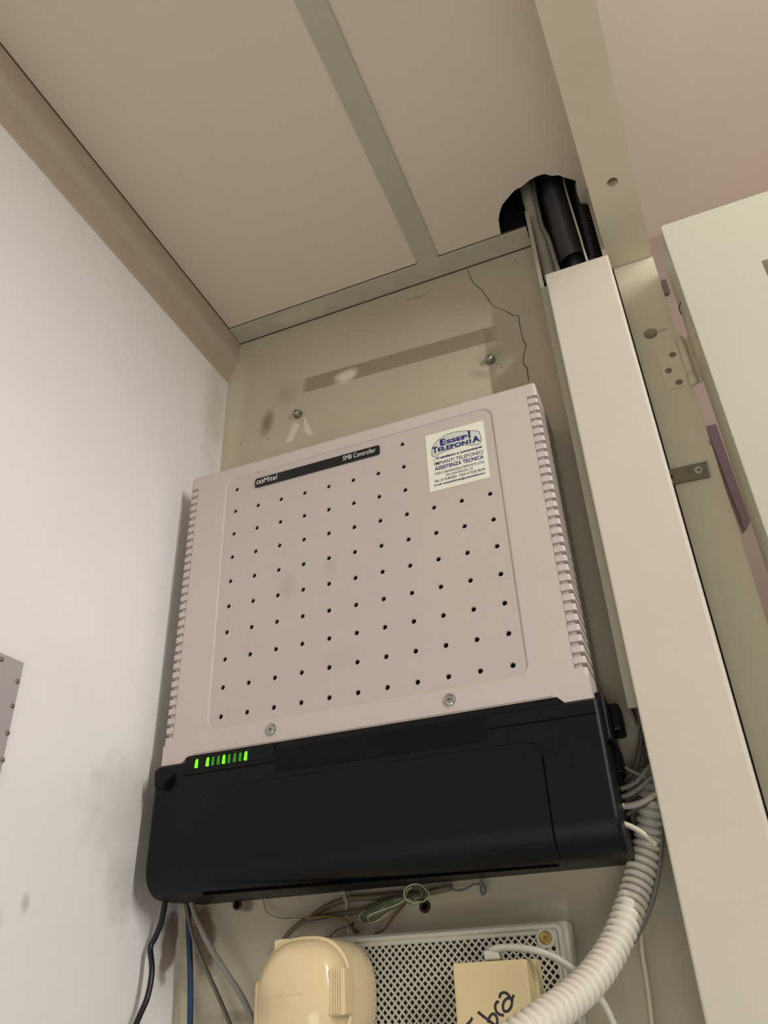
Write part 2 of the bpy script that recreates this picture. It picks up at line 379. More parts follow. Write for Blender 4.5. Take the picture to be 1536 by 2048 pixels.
# cornice along the left wall
tr = thing('trim_1', (WL, -.2, CZ), kind='structure')
bm = bmesh.new()
extrude_poly(bm, [(WL, .303), (-.0625, .303), (-.0625, .272), (-.0640, .266), (-.0672, .2615), (-.0700, .2555), (WL, .2555)], 'y', -1.0, WB)
frombm('cornice_board', bm, M['trim'], tr)
bm = bmesh.new(); extrude_poly(bm, [(WL-.001, .256), (-.0705, .256), (-.0745, .2350), (WL-.001, .2340)], 'y', -1.0, WB)
frombm('lower_moulding', bm, M['trim2'], tr)
# door frame: head running along the opening and the hinge jamb
df = thing('trim_2', (.43, .06, .2), kind='structure')
boxo('gap_shade', (.4090, .4116, .060, .0795, -1.3, .2), M['shade'], df)  # dark filler whose colour stands for the shade between trunking and jamb
def cutter(parts):
    bm = bmesh.new()
    for a, b, r in parts: tube(bm, [Vector(a), Vector(b)], r, 28)
    me = bpy.data.meshes.new('c'); bmesh.ops.recalc_face_normals(bm, faces=bm.faces[:]); bm.to_mesh(me); bm.free(); return me
def drilled(name, bm, m, parent, holes):
    """plate with round holes sunk into it by an exact boolean, baked to mesh"""
    me = bpy.data.meshes.new(name); bmesh.ops.recalc_face_normals(bm, faces=bm.faces[:]); bm.to_mesh(me); bm.free()
    o = bpy.data.objects.new('tmp_a', me); COL.objects.link(o)
    c = bpy.data.objects.new('tmp_b', cutter(holes)); COL.objects.link(c)
    md = o.modifiers.new('b', 'BOOLEAN'); md.object = c; md.operation = 'DIFFERENCE'; md.solver = 'EXACT'
    bpy.context.view_layer.update(); dg = bpy.context.evaluated_depsgraph_get()
    m2 = bpy.data.meshes.new_from_object(o.evaluated_get(dg))
    bpy.data.objects.remove(o); bpy.data.objects.remove(c); m2.name = name
    m2.materials.clear()
    return link(name, m2, m, parent)
bm = bmesh.new(); zb = .20
bl = [(.4095, .0615), (.4510, .0615), (.3985-.0125, -1.0+.6), (.430, -1.0+.6)]
extrude_poly(bm, [(.4108, .100), (.4535, .100), (.3972, -1.0), (.3531, -1.0)], 'z', zb, .50)
bh = at(1225, 365, z=zb)
drilled('frame_head', bm, M['frame'], df, [((bh.x, bh.y, zb-.02), (bh.x, bh.y, zb+.035), .0052)])
bm = bmesh.new()
jh = at(1301, 667, y=.06)
extrude_poly(bm, [(.4112, zb-.0008), (.4116, zb-.018), (.4116, -1.3), (.4400, -1.3), (.4520, zb-.0008), ], 'y', .06, .30)
drilled('frame_jamb', bm, M['frame'], df, [((jh.x, .03, jh.z), (jh.x, .10, jh.z), .0066)])
bm = bmesh.new()
for a, b in (((1417, 880), (1422, 891)), ((1341, 698), (1345, 697)), ((1346, 751), (1349, 753)), ((1411, 921), (1413, 923))):
    pa, pb = at(*a, y=.06), at(*b, y=.06); ribbon(bm, [(pa.x, pa.z), ((pa.x+pb.x)/2, (pa.z+pb.z)/2), (pb.x, pb.z)], .0009, .06)
tag(frombm('paint_chip', bm, M['crack'], df), 'dark nicks in the frame paint')

# mauve strips on the wall seen through the hinge gap
def gapboard(pts, y, m, nm):
    P = [at(u, v, y=y) for u, v in pts]; bm = bmesh.new(); extrude_poly(bm, [(p.x, p.z) for p in P], 'y', y, y+.004); return frombm(nm, bm, m, wr)
gapboard([(1322, 560), (1332, 558), (1340, 585), (1329, 588)], .77, M['purple'], 'painted_patch')
gapboard([(1385, 742), (1404, 736), (1410, 752), (1389, 757)], .77, M['purple'], 'painted_patch')
gapboard([(1412, 852), (1432, 848), (1500, 1040), (1490, 1060)], .77, M['purple'], 'painted_patch')
o = boxo('door_seal', (.446, .4555, .12, .128, -.95, -.128), M['blackg'], None, .002)
tag(o, 'black strip in the gap between the door frame and the cream door', 'seal')

# ------------------------------------------------------------------ cupboard door, opened to the right
dr = thing('cupboard_door', (.46, .01, -.8), 'cream painted door on the right, swung open beside the hinge jamb', 'door')
bm = bmesh.new()
dx0 = .4597; dzt = .1735
outer = rrect(dx0, 1.06, -1.25, dzt, .0035, 4)
extrude_poly(bm, outer, 'y', 0.0, .056)
bmesh.ops.recalc_face_normals(bm, faces=bm.faces[:])
me = bpy.data.meshes.new('d'); bm.to_mesh(me); bm.free()
o = bpy.data.objects.new('tmp', me); COL.objects.link(o)
cb = bmesh.new(); hz = at(1523, 523, y=0); box(cb, hz.x, hz.x+.10, -.02, .07, hz.z-.028, hz.z+.0005); cm = bpy.data.meshes.new('c'); cb.to_mesh(cm); cb.free()
c = bpy.data.objects.new('tmpc', cm); COL.objects.link(c)
md = o.modifiers.new('b', 'BOOLEAN'); md.object = c; md.solver = 'EXACT'
bv = o.modifiers.new('v', 'BEVEL'); bv.width = .0012; bv.segments = 2
bpy.context.view_layer.update(); m2 = bpy.data.meshes.new_from_object(o.evaluated_get(bpy.context.evaluated_depsgraph_get()))
bpy.data.objects.remove(o); bpy.data.objects.remove(c); m2.materials.clear()
link('door_leaf', m2, M['doorp'], dr)
boxo('back_board', (hz.x-.01, hz.x+.11, .0562, .060, hz.z-.04, hz.z+.01), M['teal'], dr)
# slots and scars in the hinge edge of the leaf
bm = bmesh.new()
def scar_(n):
    global bm
    frombm(n, bm, M['crack'], dr); bm = bmesh.new()
def edge_line(pts, wdt):
    P = [at(u, v, x=dx0) for u, v in pts]; path = catmull(P, 4)
    b0 = len(bm.verts); tube(bm, path, wdt, 6)
edge_line([(1362, 604), (1359, 614), (1360, 622), (1363, 628)], .0008); scar_('scar')
edge_line([(1377, 655), (1383, 675), (1386, 683)], .0005); scar_('scar')
edge_line([(1391, 690), (1397, 710), (1400, 725), (1399, 740), (1396, 756)], .0005)
tag(frombm('scar', bm, M['crack'], dr), 'dark scars in the door edge')
# hinge
hg = boxo('hinge_leaf', (.4272, .4515, .0588, .0602, .0243, .0712), M['frame'], dr, .0005)
for q in ((1345, 709), (1337, 741), (1358, 764)):
    p = at(*q, y=.0585); screw('screw', (p.x, .0590, p.z), .0032, M['steeld'], hg, .0009)
bm = bmesh.new()
kn = [(.4516, .0565, .0800), (.4516, .0565, .0360)]
tube(bm, [Vector(kn[0]), Vector((.4516, .0565, .079)), Vector((.4516, .0565, .036)), Vector((.4516, .0565, .035))], [.0026, .0036, .0036, .003], 18)
tube(bm, [Vector((.4517, .0565, .0345)), Vector((.4517, .0565, .034)), Vector((.4518, .0565, .022)), Vector((.4518, .0565, .0205))], [.003, .0038, .0038, .0024], 18)
frombm('hinge_knuckle', bm, M['frame'], dr, True)
bm = bmesh.new(); extrude_poly(bm, [(.4520, .0597), (.4590, .0572), (.4590, .020), (.4600, .020), (.4600, .0582), (.4520, .0607)], 'z', .0225, .078)
frombm('hinge_leaf', bm, M['frame'], dr)
# metal plate on the jamb
p0 = at(1336, 943, y=.06)
mp = thing('mending_plate', (.425, .06, -.07), 'small dull metal plate screwed across the door frame beside the trunking', 'plate')
bm = bmesh.new(); extrude_poly(bm, [(.4075, -.0625), (.4417, -.0632), (.4408, -.0790), (.4070, -.0778)], 'y', .0598, .0575)
drilled('plate', bm, M['steeld'], mp, [((.4098, .05, -.0705), (.4098, .065, -.0705), .0024)])
screw('screw', (.4338, .0577, -.0705), .0042, M['steel'], mp, .0012)

# ------------------------------------------------------------------ trunking
tk = thing('cable_trunking', (.375, WB, -.8), 'tall ivory vertical cable trunking right of the controller', 'trunking')
bm = bmesh.new()
L0 = .3356; R0 = .4085; YF = .030
extrude_poly(bm, [(L0, WB), (L0, YF), (L0+.0042, YF), (L0+.0042, YF+.002), (L0+.0020, YF+.002), (L0+.0020, WB-.002), (R0-.0020, WB-.002), (R0-.0020, YF+.002), (R0-.0052, YF+.002), (R0-.0052, YF), (R0, YF), (R0, WB)], 'z', -.275, CZ-.002)
frombm('base_channel', bm, M['trunkbase'], tk)
bm = bmesh.new()
box(bm, L0, .3432, YF-.001, YF+.003, -.275, .1735, .0008)
frombm('channel_lip', bm, M['trunkbase'], tk)
bm = bmesh.new()
extrude_poly(bm, [(.368, WB), (.368, YF), (.372, YF), (.372, WB-.002), (R0-.0020, WB-.002), (R0-.0020, YF), (R0, YF), (R0, WB)], 'z', -1.25, -.277)
frombm('base_channel', bm, M['trunkbase'], tk)
bm = bmesh.new()
yc = .014; xl = .3434; xr = .4078; rr = .0030
prof = [(xl, YF+.001), (xl, yc+rr*.5), (xl+rr*.15, yc+rr*.15), (xl+rr*.5, yc)]
prof += [(xr-rr, yc), (xr-rr*.6, yc+rr*.1), (xr-rr*.25, yc+rr*.35), (xr-rr*.05, yc+rr*.7), (xr, yc+rr*1.2), (xr, YF+.001), (xr-.0015, YF+.001), (xr-.0015, yc+.0035), (xl+.0015, yc+.0018), (xl+.0015, YF+.001)]
top = []
extrude_poly(bm, prof, 'z', -1.25, .1735)
frombm('cover', bm, M['trunk'], tk)

# conduits rising from the trunking into the ceiling hole
def D(u, v, y): return at(900+u/3.84, v/3.84, y=y)
o = corrugated('beige_conduit', [D(775, 2140, .054), D(738, 2000, .053), D(704, 1860, .052), D(660, 1710, .05), D(615, 1560, .048), D(582, 1430, .046), D(565, 1340, .046)], .0058, .0076, .0042, M['condb'], seg=20, sub=6)
tag(o, 'beige ribbed conduit at the left of the ceiling hole', 'conduit')
o = cable('grey_cable', [D(830, 2080, .040), D(795, 1960, .040), D(752, 1830, .040), D(706, 1740, .040), D(672, 1600, .040), D(648, 1480, .040), D(632, 1370, .040), D(620, 1290, .040)], .0026, M['greyc'])
tag(o, 'grey cable between the beige and black conduits at the ceiling hole', 'cable')
o = corrugated('black_conduit', [D(962, 2030, .044), D(940, 1960, .044), D(895, 1830, .046), D(850, 1680, .048), D(815, 1560, .050), D(785, 1440, .052), D(765, 1340, .054), D(750, 1240, .056)], .0148, .0165, .0036, M['condk'], seg=28, sub=6, caps=False)
tag(o, 'thick black ribbed conduit ending just above the trunking cover', 'conduit')
o = corrugated('black_conduit', [D(1110, 2060, .050), D(1085, 1930, .052), D(1055, 1780, .054), D(1020, 1640, .056), D(990, 1520, .058), D(965, 1400, .060), D(950, 1290, .060)], .0085, .0097, .0034, M['condk'], seg=20, sub=6)
tag(o, 'thinner black ribbed conduit right of the thick black one', 'conduit')
o = cable('white_cable', [D(1062, 2030, .024), D(1040, 1960, .026), D(1000, 1820, .030), D(960, 1690, .033), D(920, 1560, .036), D(885, 1440, .040), D(865, 1340, .042)], .0011, M['whitec'])
tag(o, 'thin white cord running over the thick black conduit', 'cord')

# ------------------------------------------------------------------ fixings on the back wall
for (x, z), lab in (((.0273, .1465), 'left zinc bolt on the bare wall above the controller'), ((.2641, .1417), 'right zinc bolt on the bare wall above the controller')):
    t = thing('wall_bolt', (x, WB, z), lab, 'bolt')
    bm = bmesh.new(); tube(bm, [Vector((x, WB, z)), Vector((x, WB-.0016, z))], .0056, 24); frombm('washer', bm, M['steeld'], t)
    bm = bmesh.new(); tube(bm, [Vector((x, WB-.0016, z)), Vector((x, WB-.0062, z))], .0046, 6)
    frombm('bolt_head', bm, M['steel'], t); screw('socket', (x, WB-.0060, z), .0035, M['steel'], t, .0022)

# ------------------------------------------------------------------ the controller
dv = thing('telephone_controller', (.13, WB, -.3745), 'large off-white wall controller box with perforated front and black lower cover', 'controller')
XL, XR, ZT, ZBt = -.0555, .3152, .0292, -.2690
SX = .0092      # slot length on the front
b_ = .0028
def prof_xy(xl, xr, yf, yb, r, k=4):
    out = [(xl, yb)]
    for i in range(k+1):
        t = math.pi-(math.pi/2)*i/k; out.append((xl+r+r*math.cos(t), yf+r-r*math.sin(t)))
    for i in range(k+1):
        t = math.pi/2-(math.pi/2)*i/k; out.append((xr-r+r*math.cos(t), yf+r-r*math.sin(t)))
    out.append((xr, yb)); return out
def stack(bm, rings):
    V = [[bm.verts.new(p) for p in r] for r in rings]
    n = len(V[0])
    for a, b in zip(V, V[1:]):
        for i in range(n): bm.faces.new((a[i], a[(i+1) % n], b[(i+1) % n], b[i]))
    bm.faces.new(V[0][::-1]); bm.faces.new(V[-1])
# top block, with rounded top edges
bm = bmesh.new(); ztop = .0135
PX = prof_xy(XL, XR, 0, .079, b_)
rings = []
for i in range(5):
    t = (math.pi/2)*i/4; ins = b_*(1-math.cos(t)); P2 = prof_xy(XL+ins, XR-ins, ins, .079, max(b_-ins, .0002))
    rings.append([(x, y, ZT-b_+b_*math.sin(t)) for x, y in P2])
# front face of the block is above the recess; keep whole
stack(bm, rings)
# bottom block left/right flanks beside the black strip
stack(bm, [[(x, y, z) for x, y in PX] for z in (-.2550, -.2482)])
PLf = [(XL+SX, 0), (XL+SX, .079), (XL, .079)]+[(XL+b_-b_*math.cos(t*math.pi/8), b_-b_*math.sin(t*math.pi/8)) for t in range(5)]
PRt = [(XR-SX, .079), (XR-SX, 0)]+[(XR-b_+b_*math.sin(t*math.pi/8), b_-b_*math.cos(t*math.pi/8)) for t in range(5)]+[(XR, .079)]
extrude_poly(bm, PLf, 'z', ztop, ZT-b_); extrude_poly(bm, PRt, 'z', ztop, ZT-b_)
# flank columns behind the fins
for xa, xb in ((XL+.0035, XL+SX), (XR-SX, XR-.0035)): box(bm, xa, xb, .0022, .0785, -.2500, ztop+.001)
# core sides (behind the front ring), back
box(bm, XL+SX-.0002, XR-SX+.0002, .0035, .0785, -.2500, ZT-b_+.0005)
# lower lip: ends drop a little beside the black strip
ll = [(XL, -.2550), (XR, -.2550), (XR, -.2722), (.2945, -.2722), (.2895, -.2672), (-.0290, -.2672), (-.0345, -.2722), (XL, -.2722)]
extrude_poly(bm, ll, 'y', .0, .076)
frombm('housing', bm, M['white'], dv)
# front ring with rounded recess
bm = bmesh.new()
K = 8; rc = .0105
inner = rrect(-.0128, .2722, -.2475, .0148, rc, K)
x0, x1, z0, z1 = XL+SX, XR-SX, -.2482, ZT-b_
cx, cz = .13, -.115
def outp(p, q):   # corresponding point on the outer rectangle
    return q
nI = len(inner); outer = []
cor = [(x1, z1), (x0, z1), (x0, z0), (x1, z0)]
for ci in range(4):
    seg = inner[ci*(K+1):(ci+1)*(K+1)]
    for j, (px, pz) in enumerate(seg):
        c = cor[ci]; t = j/K
        # first half slides along one side, second half along the other
        horiz = [(x1, 0), (0, z1), (x0, 0), (0, z0)][ci]
        if ci in (0, 2):
            q = (c[0], pz + (c[1]-pz)*min(1, 2*t)) if t <= .5 else (px+(c[0]-px)*min(1, 2*(1-t)), c[1])
        else:
            q = (px+(c[0]-px)*min(1, 2*t), c[1]) if t <= .5 else (c[0], pz+(c[1]-pz)*min(1, 2*(1-t)))
        outer.append(q)
def inset(p, d):
    x, z = p; 
    xx = min(max(x, -.0128+rc), .2722-rc); zz = min(max(z, -.2475+rc), .0148-rc)
    v = Vector((x-xx, z-zz)); 
    l = v.length
    return (x, z) if l < 1e-7 else (x-v.x/l*d, z-v.y/l*d)
rows = [[(x, 0.0, z) for x, z in outer], [(x, 0.0, z) for x, z in inner]]
for d, y in ((.0003, .0001), (.0006, .0005), (.0009, .0010), (.0013, .0013)):
    rows.append([(inset(p, d)[0], y, inset(p, d)[1]) for p in inner])
V = [[bm.verts.new(p) for p in r] for r in rows]
for a, b in zip(V, V[1:]):
    for i in range(nI): bm.faces.new((a[i], a[(i+1) % nI], b[(i+1) % nI], b[i]))
frombm('front_frame', bm, M['white'], dv, fix=True)
# perforated panel
bm = bmesh.new(); PF = .0013; pit = .026; pz_ = .02632; HR = .0023
xs = [-.0128]+[-.013+pit*i for i in range(1, 11)]+[.2722]
xs = [-.0130+pit*i for i in range(12)]; zs = [.01316-pz_*i for i in range(11)]
covered = {(c, 0) for c in range(1, 7)} | {(c, r) for c in (8, 9, 10) for r in (0, 1, 2)}
def vsq(bm, c, r):
    xc, zc = c*pit, -r*pz_; k = 16
    sq = []; ci = []; cd = []
    for i in range(k):
        a = 2*math.pi*i/k; ca, sa = math.cos(a), math.sin(a); m_ = max(abs(ca), abs(sa))
        sq.append(bm.verts.new((xc+ca/m_*pit/2, PF, zc+sa/m_*pz_/2)))
        ci.append(bm.verts.new((xc+HR*ca, PF, zc+HR*sa))); cd.append(bm.verts.new((xc+HR*.9*ca, PF+.0018, zc+HR*.9*sa)))
    for i in range(k):
        j = (i+1) % k
        bm.faces.new((sq[i], sq[j], ci[j], ci[i])); bm.faces.new((ci[i], ci[j], cd[j], cd[i]))
for r in range(10):
    for c in range(11):
        if (c, r) in covered:
            q = [bm.verts.new(p) for p in ((xs[c], PF, zs[r]), (xs[c+1], PF, zs[r]), (xs[c+1], PF, zs[r+1]), (xs[c], PF, zs[r+1]))]
            bm.faces.new(q)
        else: vsq(bm, c, r)
# margins
for a in ((-.0140, -.0130, -.2500, .0160), (.2730, .2735, -.2500, .0160), (-.0140, .2735, .01316, .0160), (-.0140, .2735, -.2500, -.25004)):
    q = [bm.verts.new(p) for p in ((a[0], PF, a[2]), (a[1], PF, a[2]), (a[1], PF, a[3]), (a[0], PF, a[3]))]; bm.faces.new(q)
frombm('perforated_panel', bm, M['panel'], dv, fix=False)
boxo('hole_backing', (-.010, .270, .0030, .0034, -.247, .013), M['hole'], dv)
# vent fins on both edges
npitch = .2582/30
me_fin = None
for side in (0, 1):
    first = None
    for i in range(1, 31):
        zc = .0118+npitch/2 - i*npitch
        if first is None:
            bm = bmesh.new()
            if side: P = [(XR-SX-.0002, .077), (XR-SX-.0002, 0)]+[(XR-b_+b_*math.sin(t*math.pi/8), b_-b_*math.cos(t*math.pi/8)) for t in range(5)]+[(XR, .077)]
            else: P = [(XL+SX+.0002, 0), (XL+SX+.0002, .077), (XL, .077)]+[(XL+b_-b_*math.cos(t*math.pi/8), b_-b_*math.sin(t*math.pi/8)) for t in range(5)]
            extrude_poly(bm, P, 'z', -.0026, .0026)
            o = frombm('vent_fin', bm, M['white'], None); first = o
        else:
            o = first.copy(); COL.objects.link(o)
        o.parent = dv; o.location = Vector((0, 0, zc))-Vector(dv.location)
# step between housing and black cover
screw('screw', (.0511, .0000, -.2562), .0047, M['steel'], dv, .0016); screw('screw', (.2076, .0000, -.2562), .0047, M['steel'], dv, .0016)
for x in (.0511, .2076):
    bm = bmesh.new(); tube(bm, [Vector((x+.0056*math.cos(t*math.pi/16), .0001, -.2562+.0056*math.sin(t*math.pi/16))) for t in range(33)], .0006, 6, False)
    frombm('screw_rim', bm, M['white'], dv, True)
# name strip
lb = boxo('name_strip', (.0222, .1590, -.0002, .0013, -.0050, .0054), M['labelblk'], dv, 0)
bpy.data.objects.remove(lb)
bm = bmesh.new(); extrude_poly(bm, rrect(.0222, .1590, -.0050, .0054, .0018, 4), 'y', .0013, -.0003)
lb = frombm('name_strip', bm, M['labelblk'], dv)
tag(lb, 'black strip reading Mitel and SMB Controller')
text('lettering', 'Mitel', .0325, -.0020, -.00045, .0088, M['letter'], lb, .0150)
text('lettering', 'SMB Controller', .1550, -.0018, -.00045, .0078, M['letter'], lb, .0345, align='RIGHT')
inf = [(.0280, .0002), (.0268, .0018), (.0252, .0019), (.0246, .0002), (.0252, -.0016), (.0268, -.0015), (.0280, .0002), (.0292, .0018), (.0308, .0019), (.0314, .0002), (.0308, -.0016), (.0292, -.0015), (.0280, .0002)]
stroke('loop_emblem', inf, .00045, -.0004, M['letter'], lb, 4)
# sticker
sx0, sx1, sz0, sz1 = .2056, .2626, .0014, -.0624
bm = bmesh.new(); extrude_poly(bm, [(sx0, sz0), (sx1, sz0), (sx1-.0004, sz1), (sx0, sz1)], 'y', .0013, .0009)
st = frombm('installer_sticker', bm, M['stick'], dv); tag(st, 'white sticker with navy lettering')
SW, SH = sx1-sx0, sz0-sz1; SY = .00085
def su(u, v): return (sx0+u*SW, sz0-v*SH)
def sz(u, v):     # zoomed picture of the sticker -> sheet coordinates
    U = (u-225-(v-385)*.075)/895
    T = 385-U*228; return su(U, (v-T)/850)
bm = bmesh.new()
lg = [(325, 640), (340, 560), (380, 490), (450, 430), (540, 375), (650, 335), (800, 315), (1015, 320), (1050, 380), (1062, 460), (1020, 528), (870, 532), (800, 535), (640, 585), (520, 625), (440, 665), (370, 705), (332, 690)]
lp = [sz(*q) for q in lg]; extrude_poly(bm, lp, 'y', SY+.00002, SY-.00003); frombm('logo_shape', bm, M['logo'], st)
stroke('logo_outline', lp+[lp[0]], .00028, SY-.00005, M['ink2'], st, 3)
def ln(s, u0, u1, v, h, m='ink', bold=0.0, shear=0, al='LEFT'):
    x, z = su(u0, v); return text('lettering', s, x, z, SY-.00012, h*SH/.70, M[m], st, (u1-u0)*SW, bold, 'LEFT', shear)
ln('E', .245, .345, .245, .105, bold=.05); ln('SSEP', .35, .72, .240, .065, bold=.05); ln('I', .73, .765, .245, .125, bold=.05)
ln('T', .105, .195, .345, .100, bold=.05); ln('ELEFON', .20, .715, .340, .065, bold=.05); ln('I', .735, .765, .34, .065, bold=.05); ln('A', .78, .915, .345, .100, bold=.05)
ln('...Vi aiutiamo a comunicare!', .10, .93, .472, .042, bold=.035)
ln('IMPIANTI TELEFONICI', .12, .93, .572, .060, bold=.004); ln('ASSISTENZA TECNICA', .115, .935, .658, .060, bold=.025)
ln('12030 CARAMAGNA PIEMONTE (CN)', .10, .93, .738, .042, 'ink2'); ln('VIA SAN BIAGIO, 25', .29, .74, .798, .040, 'ink2')
ln('TEL. 0172.89.829 - FAX 0172.82.98.49', .09, .93, .862, .040, 'ink2', .01); ln('E-mail: essepitelefonia@essepitelefonia.it', .085, .925, .922, .034, 'ink', .02)
# black lower cover
bm = bmesh.new()
bxl, bxr = -.0585, .3182; yf = -.0030
pr = []
def cover_profile(ox):
    P = [(.078, -.2728), (-.0005, -.2728), (yf-.0002, -.2745)]
    for i in range(0, 4): P.append((yf-.0008*i/3, -.285-.06*i/3))
    R = .021
    for i in range(1, 25):
        t = (math.pi/2)*i/24*.96; P.append((yf-.0008+R-R*math.cos(t), -.3525-R*1.12*math.sin(t)*.98))
    P += [(.030, -.3758), (.078, -.3740)]
    return P
CP = cover_profile(0)
cyz = (.035, -.32)
rings = []
for xx, ins in ((bxl, .0028), (bxl+.0008, .0010), (bxl+.0026, 0), (bxr-.0026, 0), (bxr-.0008, .0010), (bxr, .0028)):
    rg = []
    for y, z in CP:
        v = Vector((cyz[0]-y, cyz[1]-z)); l = v.length
        rg.append((xx, y+(ins if y < .03 else 0)*(1 if y < .02 else 0), z+(ins if z < -.33 else 0)))
    rings.append(rg)
stack(bm, rings)
# upper strip of the cover, set into the housing
extrude_poly(bm, [(-.0290, -.2732), (.2940, -.2732), (.2890, -.2680), (-.0262, -.2680)], 'y', -.0012, .02)
frombm('lower_cover', bm, M['black'], dv)
# raised door on the black cover
bm = bmesh.new()
def cpy(z):          # front surface y of the cover at height z
    zz = sorted([(q[1], q[0]) for q in CP[2:-2]])
    for (za, ya), (zb_, yb_) in zip(zz, zz[1:]):
        if za <= z <= zb_: return ya+(yb_-ya)*(z-za)/(zb_-za+1e-9)
    return zz[0][1] if z < zz[0][0] else yf
def follow(pts, rad):
    path = [Vector((x, cpy(z), z)) for x, z in pts]; tube(bm, path, rad, 8)
fr = []
for i in range(11): fr.append((-.0100+.0002*i, -.3735+.0615*i/10))
for i in range(1, 7):
    t = math.pi-(math.pi/2)*i/6; fr.append((.0010+.011*math.cos(t)*1.0, -.3090+.011*math.sin(t)))
fr2 = [(.0010+(.262-.0010)*i/12, -.2978) for i in range(1, 13)]
fr3 = [(.262+.011*math.sin((math.pi/2)*i/6), -.3088+.011*math.cos((math.pi/2)*i/6)) for i in range(1, 7)]
fr4 = [(.2735, -.312-.0615*i/10) for i in range(11)]
loop = fr+fr2+fr3+fr4
# plate following the cover, slightly proud, bounded by the loop
import bisect
V = []
nz = 60
for j in range(nz+1):
    z = -.2978-(.3745-.2978)*j/nz
    if z > -.3088: d = .011-math.sqrt(max(0, .011**2-(z+.3088)**2))
    else: d = 0
    xa, xb = -.0100+d, .2735-d
    y = cpy(z)
    V.append([(xa, y+.0006, z), (xa+.0006, y-.0011, z), (xb-.0006, y-.0011, z), (xb, y+.0006, z)])
G = [[bm.verts.new(p) for p in r] for r in V]
for a, b in zip(G, G[1:]):
    for i in range(3): bm.faces.new((a[i], a[i+1], b[i+1], b[i]))
bm.faces.new(G[0][::-1])
frombm('cover_door', bm, M['black'], dv, False)
bm = bmesh.new(); follow([(x, z) for x, z in loop], .0006); frombm('door_groove', bm, M['seam'], dv)
# finger slit on the underside
bm = bmesh.new(); tube(bm, [at(408, 1787, z=-.3757), at(640, 1768, z=-.3759), at(900, 1747, z=-.3759), at(1118, 1729, z=-.3757)], .0013, 10); frombm('grip_slit', bm, M['seam'], dv)
# glossy tape on the strip and seam
boxo('tape', (.058, .235, -.0037, -.0028, -.2925, -.2738), M['blackg'], dv, .0002)
boxo('seam_line', (-.029, .316, -.0036, -.0030, -.2842, -.2838), M['seam'], dv)
boxo('seam_line', (-.024, .2865, -.0002, .001, -.26645, -.2661), M['steeld'], dv)
# status lights
for i, (x, on) in enumerate(((-.0170, 1), (-.0062, 1), (-.0009, 0), (.0044, 0), (.0095, 1), (.0147, 0), (.0200, 0), (.0252, 0), (.0304, 1))):
    bm = bmesh.new(); zc = -.2758; P = [(x-.0013, zc-.0035), (x+.0013, zc-.0037), (x+.0013, zc+.0034), (x+.0002, zc+.0037), (x-.0008, zc+.0025)]
    extrude_poly(bm, P, 'y', -.0020, -.0044)
    o = frombm('status_light', bm, M['ledon'] if on else M['leddim'], dv); tag(o, 'bright green status light' if on else 'dim green status light')
boxo('light_window', (-.0290, .0560, -.0036, -.0010, -.2802, -.2690), M['black'], dv, .0006)
# latch ramp at upper left, lugs at the sides
bm = bmesh.new(); 
rng = []
for i in range(9):
    t = i/8; rng.append([(-.0575, yf-.0001, -.2790-.0002), (-.0575+.019*1, yf-.0001, -.2800)])
extrude_poly(bm, [(-.0570, -.2765), (-.0385, -.2815), (-.0395, -.2860), (-.0425, -.2885), (-.0450, -.2925), (-.0560, -.2900)], 'y', yf+.001, yf-.0028)
frombm('latch_ramp', bm, M['black'], dv)
bm = bmesh.new(); c0 = Vector((-.0405, 0, -.2905)); P = [(c0.x+.0055*math.cos(math.radians(a)), c0.z+.0055*math.sin(math.radians(a))) for a in range(60, 231, 17)]+[(c0.x-.0008, c0.z-.0015)]
extrude_poly(bm, P, 'y', yf-.0010, yf-.0031); frombm('latch_shade', bm, M['hole'], dv)  # dark crescent laid on as the shadowed arc beside the latch
def pxpoly(bm, pts, y0, y1):
    extrude_poly(bm, [(at(u, v, y=y0).x, at(u, v, y=y0).z) for u, v in pts], 'y', y0, y1)
bm = bmesh.new()
box(bm, .315, .3215, .012, .060, -.3000, -.2640, .0015)
box(bm, .320, .3290, .036, .062, -.2880, -.2665, .0025)
box(bm, .315, .3225, .040, .064, -.3170, -.2980, .0010)
box(bm, .315, .3205, .044, .060, -.3290, -.3150, .0010)
frombm('side_latch', bm, M['black'], dv)
bm = bmesh.new(); box(bm, -.0665, -.057, .010, .034, -.3080, -.2850, .0020); frombm('side_latch', bm, M['black'], dv)

